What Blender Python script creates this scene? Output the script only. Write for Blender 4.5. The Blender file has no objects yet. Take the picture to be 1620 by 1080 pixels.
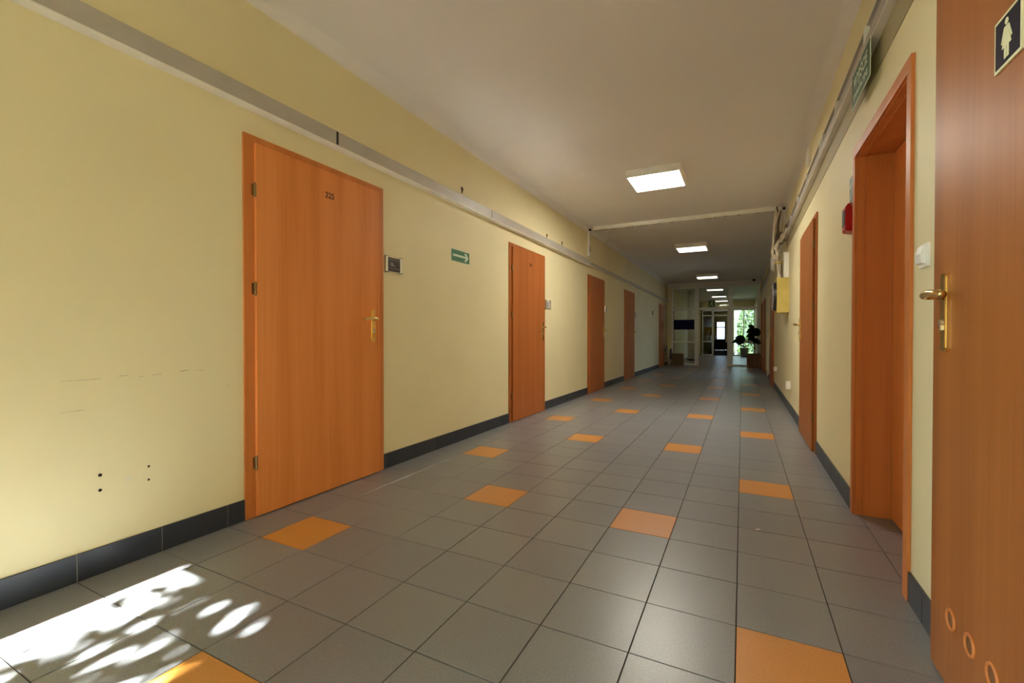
import bpy, bmesh, math, random
from mathutils import Vector, Matrix

random.seed(7)
T = 0.30                       # one floor tile = 0.30 m; plan coordinates below are in tiles
PI = math.pi
scene = bpy.context.scene
C = scene.collection

# ------------------------------------------------------------------ camera
FPX, YAW, PITCH, ROLL = 715.876, 0.47055, -0.01012, 0.00032
CAM = Vector((0.04543, -5.73836, 3.29654))
_fwd = Vector((-math.sin(YAW) * math.cos(PITCH), math.cos(YAW) * math.cos(PITCH), math.sin(PITCH)))
_r0 = Vector((math.cos(YAW), math.sin(YAW), 0))
_u0 = _r0.cross(_fwd)
_right = _r0 * math.cos(ROLL) + _u0 * math.sin(ROLL)
_up = -_r0 * math.sin(ROLL) + _u0 * math.cos(ROLL)
cam_d = bpy.data.cameras.new('camera')
cam_d.sensor_width = 36.0
cam_d.lens = FPX / 1620 * 36.0
cam_d.clip_start = 0.02
cam_d.clip_end = 300
cam = bpy.data.objects.new('camera', cam_d)
C.objects.link(cam)
m = Matrix((( _right.x, _up.x, -_fwd.x, CAM.x * T), (_right.y, _up.y, -_fwd.y, CAM.y * T),
            (_right.z, _up.z, -_fwd.z, CAM.z * T), (0, 0, 0, 1)))
cam.matrix_world = m
scene.camera = cam

# ------------------------------------------------------------------ world, sun, exposure
SUN_AZ, SUN_EL = math.radians(0.6), math.radians(34)
SUN_E, SKY_E, LAMP_E, LAMP_FAR = 205.0, 15.5, 54.0, 2.7
EXPOSURE = 0.10
world = bpy.data.worlds.new('world')
scene.world = world
world.use_nodes = True
bg = world.node_tree.nodes['Background']
bg.inputs[0].default_value = (0.82, 0.92, 1.0, 1)
bg.inputs[1].default_value = SKY_E
sun_d = bpy.data.lights.new('sun', 'SUN')
sun_d.energy = SUN_E
sun_d.angle = math.radians(0.53)
sun_d.color = (1.0, 0.97, 0.94)
sun = bpy.data.objects.new('sun', sun_d)
C.objects.link(sun)
SUN_DIR = Vector((math.sin(SUN_AZ) * math.cos(SUN_EL), math.cos(SUN_AZ) * math.cos(SUN_EL), -math.sin(SUN_EL)))
sun.rotation_euler = SUN_DIR.to_track_quat('-Z', 'Y').to_euler()
sun.location = (0, -12, 10)
vs = scene.view_settings
vs.view_transform = 'Standard'
vs.look = 'None'
vs.exposure = EXPOSURE
vs.gamma = 1.0
vs.use_curve_mapping = False
cy = scene.cycles
cy.max_bounces = 14
cy.diffuse_bounces = 9
cy.glossy_bounces = 5
cy.transparent_max_bounces = 24
cy.use_denoising = True
cy.blur_glossy = 0.0
cy.sample_clamp_indirect = 0.0

# ------------------------------------------------------------------ geometry constants (tiles)
WL, WR, H = -7.92, 1.93, 9.6
YB, YP, YE, YF = -13.0, 51.0, 82.0, 122.0     # back wall, glass partition, far cross wall, corridor end

# ------------------------------------------------------------------ materials
def new_mat(name):
    mt = bpy.data.materials.new(name)
    mt.use_nodes = True
    nt = mt.node_tree
    b = nt.nodes['Principled BSDF']
    return mt, nt, b

def ramp(nt, fac, cols):
    r = nt.nodes.new('ShaderNodeValToRGB')
    el = r.color_ramp.elements
    while len(el) < len(cols):
        el.new(0.5)
    for e, (p, c) in zip(el, cols):
        e.position = p
        e.color = (*c, 1)
    nt.links.new(fac, r.inputs[0])
    return r.outputs[0]

def noise(nt, scale, detail=3.0, stretch=None, coord='Object', rough=0.5):
    tc = nt.nodes.new('ShaderNodeTexCoord')
    n = nt.nodes.new('ShaderNodeTexNoise')
    n.inputs['Scale'].default_value = scale
    n.inputs['Detail'].default_value = detail
    n.inputs['Roughness'].default_value = rough
    if stretch:
        mp = nt.nodes.new('ShaderNodeMapping')
        mp.inputs['Scale'].default_value = stretch
        nt.links.new(tc.outputs[coord], mp.inputs[0])
        nt.links.new(mp.outputs[0], n.inputs['Vector'])
    else:
        nt.links.new(tc.outputs[coord], n.inputs['Vector'])
    return n.outputs['Fac']

def bump(nt, b, fac, strength, dist=0.002):
    bp = nt.nodes.new('ShaderNodeBump')
    bp.inputs['Strength'].default_value = strength
    bp.inputs['Distance'].default_value = dist
    nt.links.new(fac, bp.inputs['Height'])
    nt.links.new(bp.outputs[0], b.inputs['Normal'])

def plain(name, col, rough=0.5, metal=0.0, spec=0.5, var=0.06, scale=6.0, bmp=0.0):
    mt, nt, b = new_mat(name)
    f = noise(nt, scale)
    lo = tuple(max(0, c * (1 - var)) for c in col)
    hi = tuple(min(1, c * (1 + var)) for c in col)
    nt.links.new(ramp(nt, f, [(0.3, lo), (0.7, hi)]), b.inputs['Base Color'])
    b.inputs['Roughness'].default_value = rough
    b.inputs['Metallic'].default_value = metal
    b.inputs['Specular IOR Level'].default_value = spec
    if bmp:
        bump(nt, b, noise(nt, scale * 30), bmp)
    return mt

def paint(name, col, var=0.035):
    mt, nt, b = new_mat(name)
    f = noise(nt, 1.3, 4)
    lo = tuple(c * (1 - var) for c in col)
    hi = tuple(min(1, c * (1 + var)) for c in col)
    nt.links.new(ramp(nt, f, [(0.3, lo), (0.7, hi)]), b.inputs['Base Color'])
    b.inputs['Roughness'].default_value = 0.55
    b.inputs['Specular IOR Level'].default_value = 0.3
    bump(nt, b, noise(nt, 90, 3), 0.08, 0.001)
    return mt

def wood(name, a, bcol, rough=0.34):
    mt, nt, b = new_mat(name)
    f1 = noise(nt, 1.0, 2, (9, 9, 0.35))
    f2 = noise(nt, 1.0, 5, (120, 120, 2.2))
    mx = nt.nodes.new('ShaderNodeMath'); mx.operation = 'MULTIPLY_ADD'
    mx.inputs[1].default_value = 0.35
    ad = nt.nodes.new('ShaderNodeMath'); ad.operation = 'MULTIPLY'
    ad.inputs[1].default_value = 0.65
    nt.links.new(f1, ad.inputs[0])
    nt.links.new(f2, mx.inputs[0]); nt.links.new(ad.outputs[0], mx.inputs[2])
    nt.links.new(ramp(nt, mx.outputs[0], [(0.35, a), (0.65, bcol)]), b.inputs['Base Color'])
    b.inputs['Roughness'].default_value = rough
    b.inputs['Specular IOR Level'].default_value = 0.22
    bump(nt, b, f2, 0.05, 0.001)
    return mt

def tile_mat(name, a, bcol, rough):
    mt, nt, b = new_mat(name)
    f = noise(nt, 170, 2)
    oi = nt.nodes.new('ShaderNodeObjectInfo')
    mx = nt.nodes.new('ShaderNodeMix'); mx.data_type = 'RGBA'; mx.blend_type = 'MULTIPLY'
    mx.inputs[0].default_value = 1.0
    nt.links.new(ramp(nt, f, [(0.3, a), (0.7, bcol)]), mx.inputs[6])
    nt.links.new(ramp(nt, oi.outputs['Random'], [(0.0, (0.9, 0.9, 0.92)), (1.0, (1.0, 0.99, 0.97))]), mx.inputs[7])
    nt.links.new(mx.outputs[2], b.inputs['Base Color'])
    b.inputs['Roughness'].default_value = rough
    b.inputs['Specular IOR Level'].default_value = 0.7
    bump(nt, b, f, 0.03, 0.0008)
    return mt

def glass_mat(name, tint=(0.93, 0.97, 0.95), refl=0.07):
    mt, nt, b = new_mat(name)
    nt.nodes.remove(b)
    out = nt.nodes['Material Output']
    tr = nt.nodes.new('ShaderNodeBsdfTransparent'); tr.inputs[0].default_value = (*tint, 1)
    gl = nt.nodes.new('ShaderNodeBsdfGlossy'); gl.inputs['Roughness'].default_value = 0.03
    lw = nt.nodes.new('ShaderNodeFresnel'); lw.inputs[0].default_value = 1.35
    mx = nt.nodes.new('ShaderNodeMixShader')
    nt.links.new(lw.outputs[0], mx.inputs[0])
    nt.links.new(tr.outputs[0], mx.inputs[1]); nt.links.new(gl.outputs[0], mx.inputs[2])
    nt.links.new(mx.outputs[0], out.inputs[0])
    return mt

def emit_mat(name, col, strength):
    mt, nt, b = new_mat(name)
    b.inputs['Base Color'].default_value = (0.9, 0.9, 0.88, 1)
    b.inputs['Emission Color'].default_value = (*col, 1)
    b.inputs['Emission Strength'].default_value = strength
    return mt

def leaf_mat(name, a, bcol, trans=0.35):
    mt, nt, b = new_mat(name)
    f = noise(nt, 4.0, 3)
    col = ramp(nt, f, [(0.3, a), (0.7, bcol)])
    nt.links.new(col, b.inputs['Base Color'])
    b.inputs['Roughness'].default_value = 0.45
    tl = nt.nodes.new('ShaderNodeBsdfTranslucent')
    nt.links.new(col, tl.inputs[0])
    mx = nt.nodes.new('ShaderNodeMixShader'); mx.inputs[0].default_value = trans
    nt.links.new(b.outputs[0], mx.inputs[1]); nt.links.new(tl.outputs[0], mx.inputs[2])
    nt.links.new(mx.outputs[0], nt.nodes['Material Output'].inputs[0])
    return mt

M = {}
M['wall'] = paint('yellow_wall_paint', (0.80, 0.715, 0.45))
M['band'] = paint('olive_band', (0.40, 0.34, 0.19))  # darker olive than the wall, for the strip under the right trunking
M['ceil'] = paint('white_ceiling_paint', (0.80, 0.76, 0.72), 0.02)
M['tile'] = tile_mat('grey_floor_tile', (0.200, 0.205, 0.220), (0.275, 0.281, 0.300), 0.33)
M['orange'] = tile_mat('orange_floor_tile', (0.62, 0.262, 0.052), (0.72, 0.320, 0.070), 0.35)
M['grout'] = plain('dark_floor_grout', (0.045, 0.038, 0.030), 0.9)
M['base'] = plain('dark_skirting_tile', (0.030, 0.036, 0.052), 0.34, var=0.12)
M['basegrout'] = plain('pale_skirting_grout', (0.42, 0.40, 0.36), 0.9)
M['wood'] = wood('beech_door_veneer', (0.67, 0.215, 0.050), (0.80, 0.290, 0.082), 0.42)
M['wood2'] = wood('darkened_beech_veneer', (0.30, 0.095, 0.020), (0.40, 0.140, 0.032), 0.45)  # beech darkened in colour, standing in for the shade on door_6
M['wood3'] = wood('dimmed_reddish_beech', (0.38, 0.110, 0.026), (0.48, 0.155, 0.040), 0.42)  # beech away from the near light, its dimmer tone put into the colour
M['woodf'] = wood('beech_frame_veneer', (0.55, 0.180, 0.046), (0.67, 0.238, 0.068), 0.42)
M['brass'] = plain('polished_brass', (0.84, 0.63, 0.27), 0.21, 1.0)
M['hinge'] = plain('dark_brass_hinge', (0.30, 0.20, 0.09), 0.35, 1.0)
M['black'] = plain('black_plastic', (0.012, 0.012, 0.013), 0.4)
M['ink'] = plain('dark_number_ink', (0.035, 0.008, 0.004), 0.5)
M['white'] = plain('white_plastic', (0.86, 0.84, 0.78), 0.4)
M['trunk'] = plain('lit_white_trunking', (0.82, 0.78, 0.70), 0.4)  # trunking underside, light from the floor put into its paler colour
M['trunkface'] = plain('shaded_grey_trunking_face', (0.46, 0.42, 0.37), 0.4)  # trunking face, shade put into its darker grey
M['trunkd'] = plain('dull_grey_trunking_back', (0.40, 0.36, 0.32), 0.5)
M['foam'] = plain('beige_foam_residue', (0.50, 0.44, 0.32), 0.9, var=0.3, scale=60)
M['alu'] = plain('brushed_aluminium', (0.68, 0.66, 0.62), 0.3, 1.0)
M['plate'] = plain('dark_brown_plate', (0.030, 0.018, 0.018), 0.3)
M['plateink'] = plain('pale_plate_ink', (0.45, 0.42, 0.42), 0.5)
M['paper'] = plain('grey_paper', (0.45, 0.43, 0.40), 0.6)
M['green'] = plain('green_sign', (0.008, 0.14, 0.035), 0.4)
M['dgreen'] = plain('dark_green_sign', (0.022, 0.085, 0.040), 0.45)
M['signink'] = plain('pale_sign_ink', (0.62, 0.72, 0.56), 0.5)
M['red'] = plain('red_enamel', (0.50, 0.006, 0.010), 0.3)
M['yellowbox'] = plain('yellow_cabinet_enamel', (0.66, 0.52, 0.14), 0.45, var=0.12)
M['ivory'] = plain('ivory_border', (0.72, 0.70, 0.42), 0.45)
M['navy'] = plain('navy_sign', (0.014, 0.010, 0.020), 0.6, spec=0.15)
M['bluefilm'] = plain('navy_blue_film', (0.010, 0.012, 0.060), 0.6, spec=0.1)
M['frame'] = plain('white_aluminium_frame', (0.86, 0.86, 0.80), 0.4)
M['glass'] = glass_mat('clear_glass')
M['tintglass'] = glass_mat('grey_tinted_glass', (0.42, 0.46, 0.50))
M['lamp'] = emit_mat('lit_diffuser', (1.0, 0.95, 0.82), LAMP_E)
M['lampfar'] = emit_mat('lit_diffuser_of_weaker_lamps', (1.0, 0.95, 0.82), LAMP_FAR)
M['cable'] = plain('beige_cable_jacket', (0.68, 0.60, 0.46), 0.5, var=0.15)
M['cabled'] = plain('brown_cable_jacket', (0.11, 0.075, 0.045), 0.5)
M['rust'] = plain('rusty_anchor_stain', (0.10, 0.045, 0.016), 0.8, var=0.4, scale=80)
M['scuff'] = plain('grey_scuff', (0.50, 0.44, 0.28), 0.8, var=0.2, scale=40)
M['patch'] = plain('pale_filler_patch', (0.74, 0.68, 0.50), 0.8)
M['brownbox'] = wood('brown_planter_wood', (0.16, 0.062, 0.020), (0.22, 0.090, 0.030))
M['card'] = plain('brown_cardboard', (0.20, 0.13, 0.06), 0.8)
M['leaf'] = leaf_mat('tree_leaf', (0.07, 0.12, 0.03), (0.14, 0.21, 0.06), 0.2)
M['pleaf'] = leaf_mat('dark_plant_leaf', (0.006, 0.016, 0.006), (0.012, 0.030, 0.010), 0.05)
M['bark'] = plain('bark', (0.08, 0.055, 0.035), 0.9, var=0.4, scale=30)
M['grass'] = plain('grey_paving', (0.16, 0.15, 0.13), 0.9, var=0.15, scale=2)
M['exitink'] = plain('yellow_green_ink', (0.62, 0.70, 0.10), 0.5)
M['hole'] = plain('dark_hole', (0.01, 0.008, 0.006), 0.9)
M['yellowprint'] = plain('yellow_print', (0.70, 0.46, 0.03), 0.5)

# ------------------------------------------------------------------ mesh helpers (metres)
def box(bm, x0, x1, y0, y1, z0, z1, bev=0.0):
    if x0 > x1: x0, x1 = x1, x0
    if y0 > y1: y0, y1 = y1, y0
    if z0 > z1: z0, z1 = z1, z0
    vs_ = [bm.verts.new(p) for p in ((x0, y0, z0), (x1, y0, z0), (x1, y1, z0), (x0, y1, z0),
                                     (x0, y0, z1), (x1, y0, z1), (x1, y1, z1), (x0, y1, z1))]
    fs = [bm.faces.new([vs_[i] for i in f]) for f in ((0, 3, 2, 1), (4, 5, 6, 7), (0, 1, 5, 4), (1, 2, 6, 5), (2, 3, 7, 6), (3, 0, 4, 7))]
    if bev > 0:
        es = {e for f in fs for e in f.edges}
        bmesh.ops.bevel(bm, geom=list(es), offset=bev, segments=2, profile=0.7, affect='EDGES')

def tbox(bm, x0, x1, y0, y1, z0, z1, bev=0.0):
    box(bm, x0 * T, x1 * T, y0 * T, y1 * T, z0 * T, z1 * T, bev)

def cyl(bm, p0, p1, r0, r1=None, seg=14, caps=True):
    p0, p1 = Vector(p0), Vector(p1)
    r1 = r0 if r1 is None else r1
    ax = (p1 - p0).normalized()
    a = ax.orthogonal().normalized(); b = ax.cross(a)
    A, B = [], []
    for i in range(seg):
        t = 2 * PI * i / seg
        d = a * math.cos(t) + b * math.sin(t)
        A.append(bm.verts.new(p0 + d * r0)); B.append(bm.verts.new(p1 + d * r1))
    for i in range(seg):
        j = (i + 1) % seg
        bm.faces.new((A[i], A[j], B[j], B[i]))
    if caps:
        bm.faces.new(A[::-1]); bm.faces.new(B)

def ring(bm, c, n, R, r, seg=24, sub=8):
    c, n = Vector(c), Vector(n).normalized()
    a = n.orthogonal().normalized(); b = n.cross(a)
    g = []
    for i in range(seg):
        t = 2 * PI * i / seg
        d = a * math.cos(t) + b * math.sin(t)
        g.append([bm.verts.new(c + d * (R + r * math.cos(2 * PI * k / sub)) + n * r * math.sin(2 * PI * k / sub)) for k in range(sub)])
    for i in range(seg):
        for k in range(sub):
            i2, k2 = (i + 1) % seg, (k + 1) % sub
            bm.faces.new((g[i][k], g[i2][k], g[i2][k2], g[i][k2]))

def spline(pts, n=8):
    P = [Vector(p) for p in pts]
    P = [P[0] * 2 - P[1]] + P + [P[-1] * 2 - P[-2]]
    out = []
    for i in range(1, len(P) - 2):
        for k in range(n):
            t = k / n
            out.append(0.5 * ((2 * P[i]) + (-P[i - 1] + P[i + 1]) * t + (2 * P[i - 1] - 5 * P[i] + 4 * P[i + 1] - P[i + 2]) * t * t
                              + (-P[i - 1] + 3 * P[i] - 3 * P[i + 1] + P[i + 2]) * t ** 3))
    out.append(P[-2])
    return out

def tube(bm, pts, r, seg=8, n=8, flat=None):
    path = spline(pts, n) if n else [Vector(p) for p in pts]
    rings = []
    for i, p in enumerate(path):
        d = (path[min(i + 1, len(path) - 1)] - path[max(i - 1, 0)]).normalized()
        ref = Vector((0, 0, 1)) if abs(d.z) < 0.9 else Vector((0, 1, 0))
        a = d.cross(ref).normalized(); b = a.cross(d)
        rr = r(i / (len(path) - 1)) if callable(r) else r
        ra, rb = rr if isinstance(rr, tuple) else (rr, rr)
        rings.append([bm.verts.new(p + a * math.cos(2 * PI * k / seg) * ra + b * math.sin(2 * PI * k / seg) * rb) for k in range(seg)])
    for A, B in zip(rings, rings[1:]):
        for k in range(seg):
            bm.faces.new((A[k], A[(k + 1) % seg], B[(k + 1) % seg], B[k]))
    bm.faces.new(rings[0][::-1]); bm.faces.new(rings[-1])

def prism(bm, pts, axis, a, b):
    """polygon pts (2-D) extruded along axis from a to b"""
    def v(p, t):
        return {'x': (t, p[0], p[1]), 'y': (p[0], t, p[1]), 'z': (p[0], p[1], t)}[axis]
    A = [bm.verts.new(v(p, a)) for p in pts]; B = [bm.verts.new(v(p, b)) for p in pts]
    n = len(pts)
    bm.faces.new(A[::-1]); bm.faces.new(B)
    for i in range(n):
        bm.faces.new((A[i], A[(i + 1) % n], B[(i + 1) % n], B[i]))

def link(name, me, parent=None):
    o = bpy.data.objects.new(name, me)
    C.objects.link(o)
    if parent is not None:
        o.parent = parent
    return o

def mesh_of(name, bm, mat, smooth=False):
    bmesh.ops.recalc_face_normals(bm, faces=bm.faces)
    me = bpy.data.meshes.new(name)
    bm.to_mesh(me); bm.free()
    for mt in (mat if isinstance(mat, (list, tuple)) else [mat]):
        me.materials.append(mt)
    if smooth:
        for p in me.polygons:
            p.use_smooth = True
    return me

def obj(name, bm, mat, parent=None, smooth=False):
    return link(name, mesh_of(name, bm, mat, smooth), parent)

def B(*args):
    """new bmesh holding boxes given as tuples in metres (x0,x1,y0,y1,z0,z1[,bevel])"""
    bm = bmesh.new()
    for a in args:
        box(bm, *a)
    return bm

def BT(*args):
    bm = bmesh.new()
    for a in args:
        tbox(bm, *a)
    return bm

def tag(o, label, cat, group=None, kind=None):
    o['label'] = label
    o['category'] = cat
    if group: o['group'] = group
    if kind: o['kind'] = kind
    return o

def thing(name, label, cat, loc, rot=0.0, group=None, kind=None):
    e = bpy.data.objects.new(name, None)
    e.empty_display_size = 0.1
    C.objects.link(e)
    e.location = loc
    e.rotation_euler = (0, 0, rot)
    return tag(e, label, cat, group, kind)

def wall_loc(side, y, z, off=0.0):
    """a point on a side wall; local frame there: +x out of the wall, +y to the right, +z up"""
    if side == 'L':
        return (WL * T + off, y * T, z * T), 0.0
    return (WR * T - off, y * T, z * T), PI

def text_mesh(name, body, size, mat, parent, y, z, x, depth=0.001, sx=1.0, bold=0.0):
    cu = bpy.data.curves.new(name, 'FONT')
    cu.body = body
    cu.size = size
    cu.extrude = depth
    cu.offset = bold
    cu.align_x = 'CENTER'; cu.align_y = 'CENTER'
    cu.resolution_u = 3
    tmp = bpy.data.objects.new('tmp_text', cu)
    C.objects.link(tmp)
    dg = bpy.context.evaluated_depsgraph_get()
    me = bpy.data.meshes.new_from_object(tmp.evaluated_get(dg))
    bpy.data.objects.remove(tmp); bpy.data.curves.remove(cu)
    me.name = name
    for v in me.vertices:
        cx, cyy, cz = v.co
        v.co = (x + cz, y + cx * sx, z + cyy)
    me.materials.clear(); me.materials.append(mat)
    return link(name, me, parent)

# ------------------------------------------------------------------ floor: slab of grout, single tiles as children
floor = obj('floor', BT((WL - 0.6, WR + 1.0, YB - 0.6, YE + .4, -0.6, -0.012), (-6.6, -1.45, YE + .4, YF, -.6, -.012)), M['grout'])
tag(floor, 'grey tiled corridor floor with scattered orange tiles and dark joints', 'floor', kind='structure')

def project(x, y, z):
    d = Vector((x, y, z)) - CAM
    w = d.dot(_fwd)
    if w < 0.05:
        return None
    return (810 + FPX * d.dot(_right) / w, 540 - FPX * d.dot(_up) / w)

def is_orange(i, j):
    if i in (0, -7): return (j + 1) % 6 == 0
    if i in (-2, -5): return (j - 2) % 6 == 0
    return False

G = 0.006      # half joint, in tiles
def tile_box(bm, x0, x1, y0, y1, bev=0.0):
    z0, z1 = -0.012 * T - 0.004, 0.0
    b = 0.0009
    X0, X1, Y0, Y1 = x0 * T, x1 * T, y0 * T, y1 * T
    lo = [bm.verts.new(p) for p in ((X0, Y0, z0), (X1, Y0, z0), (X1, Y1, z0), (X0, Y1, z0))]
    md = [bm.verts.new(p) for p in ((X0, Y0, z1 - b), (X1, Y0, z1 - b), (X1, Y1, z1 - b), (X0, Y1, z1 - b))]
    hi = [bm.verts.new(p) for p in ((X0 + b, Y0 + b, z1), (X1 - b, Y0 + b, z1), (X1 - b, Y1 - b, z1), (X0 + b, Y1 - b, z1))]
    for A, Bv in ((lo, md), (md, hi)):
        for k in range(4):
            bm.faces.new((A[k], A[(k + 1) % 4], Bv[(k + 1) % 4], Bv[k]))
    bm.faces.new(hi)

cells = []
for j in range(int(YB) - 1, int(YE)):
    for i in range(-8, 2):
        q = [project(i + a, j + b_, 0) for a, b_ in ((0, 0), (1, 0), (1, 1), (0, 1))]
        area = 0
        if all(q):
            u0, u1 = max(0, min(p[0] for p in q)), min(1620, max(p[0] for p in q))
            v0, v1 = max(0, min(p[1] for p in q)), min(1080, max(p[1] for p in q))
            if u1 > u0 and v1 > v0:
                area = (u1 - u0) * (v1 - v0)
        cells.append((area, i, j))
cells.sort(reverse=True)
bm = bmesh.new(); tile_box(bm, G, 1 - G, G, 1 - G)
tile_me = mesh_of('floor_tile', bm, M['tile'])
bm = bmesh.new(); tile_box(bm, G, 1 - G, G, 1 - G)
orange_me = mesh_of('orange_floor_tile', bm, M['orange'])
rest_g, rest_o = bmesh.new(), bmesh.new()
for k, (area, i, j) in enumerate(cells):
    org = is_orange(i, j)
    if k < 296 and area > 0:
        t = link('orange_floor_tile' if org else 'floor_tile', orange_me if org else tile_me, floor)
        t.location = (i * T, j * T, random.uniform(-0.0003, 0.0))
    else:
        tile_box(rest_o if org else rest_g, i + G, i + 1 - G, j + G, j + 1 - G)
for j in range(1, 5):          # cut tiles inside the deep doorway
    tile_box(rest_g, 2 + G, 2.5, max(j, 1.6) + G, min(j + 1, 4.75) - G)
r1 = obj('floor_tiles', rest_g, M['tile'], floor); r1['kind'] = 'stuff'
r2 = obj('orange_floor_tiles', rest_o, M['orange'], floor); r2['kind'] = 'stuff'

# ------------------------------------------------------------------ ceiling with coved edges
bm = bmesh.new()
tbox(bm, WL - 0.6, WR + 1.2, YB - .6, YE + .4, H, H + 0.5)
tbox(bm, -6.6, -1.45, YE + .4, YF, H, H + .5)
R = 0.28
for sgn, wx in ((1, WL), (-1, WR)):
    pts = [(wx * T, H * T)]
    for k in range(9):
        a = PI / 2 * k / 8
        pts.append(((wx + sgn * R * (1 - math.sin(a))) * T, (H - R * (1 - math.cos(a))) * T) if False else
                   ((wx + sgn * (R - R * math.cos(a))) * T if False else (wx + sgn * R * (1 - math.cos(PI / 2 - a))) * T,
                    (H - R * (1 - math.sin(PI / 2 - a))) * T))
    prism(bm, pts, 'y', YB * T, YP * T)
ceil = obj('ceiling', bm, M['ceil'])
tag(ceil, 'plain white plaster corridor ceiling with softly rounded edges', 'ceiling', kind='structure')

# ------------------------------------------------------------------ side walls
SY0, SY1, SZ0, SZ1 = -12.4, -6.2, 0.5, 7.6          # unseen side window, added to light the right wall
wl = obj('wall_left', BT((WL - 0.6, WL, SY1, YE + .4, -0.05, H), (WL - 0.6, WL, YB, SY0, -0.05, H), (WL - 0.6, WL, SY0, SY1, -0.05, SZ0), (WL - 0.6, WL, SY0, SY1, SZ1, H)), M['wall'])
tag(wl, 'pale yellow painted wall on the left with closed doors', 'wall', kind='structure')
RY0, RY1, RZ, RX = 1.66, 4.66, 6.63, 2.47        # deep doorway pocket in the right wall
GY0, GY1, GZ = 35.6, 38.6, 6.9                    # glazed doorway further along
bm = BT((WR, RX + .16, YB, RY0, -0.05, H), (WR, RX + .16, RY1, GY0, -0.05, H), (WR, RX + .16, RY0, RY1, RZ, H), (RX + 0.16, WR + 1.0, YB, GY0, -0.05, H),
        (WR, WR + 1.0, GY1, YE + .4, -0.05, H), (WR, WR + 1.0, GY0, GY1, GZ, H))
wr = obj('wall_right', bm, M['wall'])
tag(wr, 'pale yellow painted wall on the right with a deep doorway', 'wall', kind='structure')

# scuffs, filler patch and screw holes belong to the left wall
def on_wall(name, y0, y1, z0, z1, mat, dz=0.0, th=0.0008):
    bm = bmesh.new()
    n = 6
    pts = []
    for k in range(n + 1):
        t = k / n
        pts.append(((y0 + (y1 - y0) * t) * T, (z0 + dz * t + (z1 - z0) * (0.15 + 0.35 * random.random())) * T))
    for k in range(n, -1, -1):
        t = k / n
        pts.append(((y0 + (y1 - y0) * t) * T, (z1 + dz * t - (z1 - z0) * 0.3 * random.random()) * T))
    prism(bm, pts, 'x', WL * T, WL * T + th)
    return obj(name, bm, mat, wl)
for y0, y1, z0, z1, dz in ((-3.14, -3.02, 2.702, 2.714, .004), (-2.99, -2.72, 2.702, 2.714, .006), (-2.52, -2.40, 2.725, 2.74, 0), (-2.28, -2.21, 2.70, 2.712, .003),
                           (-2.10, -1.97, 2.71, 2.722, .01), (-1.72, -1.60, 2.735, 2.757, .012), (-1.5, -1.36, 2.74, 2.75, 0), (-3.15, -2.9, 2.29, 2.30, .01),
                           (-0.98, -0.95, 2.43, 2.45, .01)):
    on_wall('scuff_mark', y0, y1, z0, z1, M['scuff'], dz)
on_wall('filler_patch', -2.46, -2.37, 1.17, 1.27, M['patch'])
for y, z, r in ((-2.738, 1.371, .017), (-2.739, 1.16, .016), (-2.158, 1.346, .012), (-2.16, 1.146, .011)):
    bm = bmesh.new()
    cyl(bm, (WL * T, y * T, z * T), (WL * T + 0.002, y * T, z * T), r * T, seg=12)
    ring(bm, (WL * T + 0.001, y * T, z * T), (1, 0, 0), r * T * 1.1, 0.0012, 12, 5)
    o = obj('screw_hole', bm, M['hole'])
    tag(o, {1.371: 'upper left dark screw hole low on the yellow wall', 1.16: 'lower left dark screw hole low on the yellow wall',
            1.346: 'upper right small dark screw hole low on the yellow wall', 1.146: 'lower right small dark screw hole low on the yellow wall'}[z],
        'screw hole', 'screw holes low on the left wall')
for y, z, nm in ((6.414, 7.996, 'brown rusty wall anchor above trunking near the green arrow sign'),
                 (13.415, 7.931, 'brown rusty wall anchor above trunking, middle one of three'),
                 (15.363, 7.946, 'brown rusty wall anchor above trunking, nearest the white crossbeam')):
    bm = bmesh.new()
    cyl(bm, (WL * T, y * T, z * T), (WL * T + 0.004, y * T, z * T), 0.022, 0.017, 12)
    cyl(bm, (WL * T + .004, y * T, z * T), (WL * T + 0.009, y * T, z * T), 0.007, seg=8)
    prism(bm, [((y - .05) * T, (z - .12) * T), ((y + .02) * T, (z - .14) * T), ((y + .05) * T, z * T), ((y - .04) * T, z * T)], 'x', WL * T, WL * T + 0.002)
    tag(obj('wall_anchor', bm, M['rust']), nm, 'wall anchor', 'anchors above the left trunking')

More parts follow.
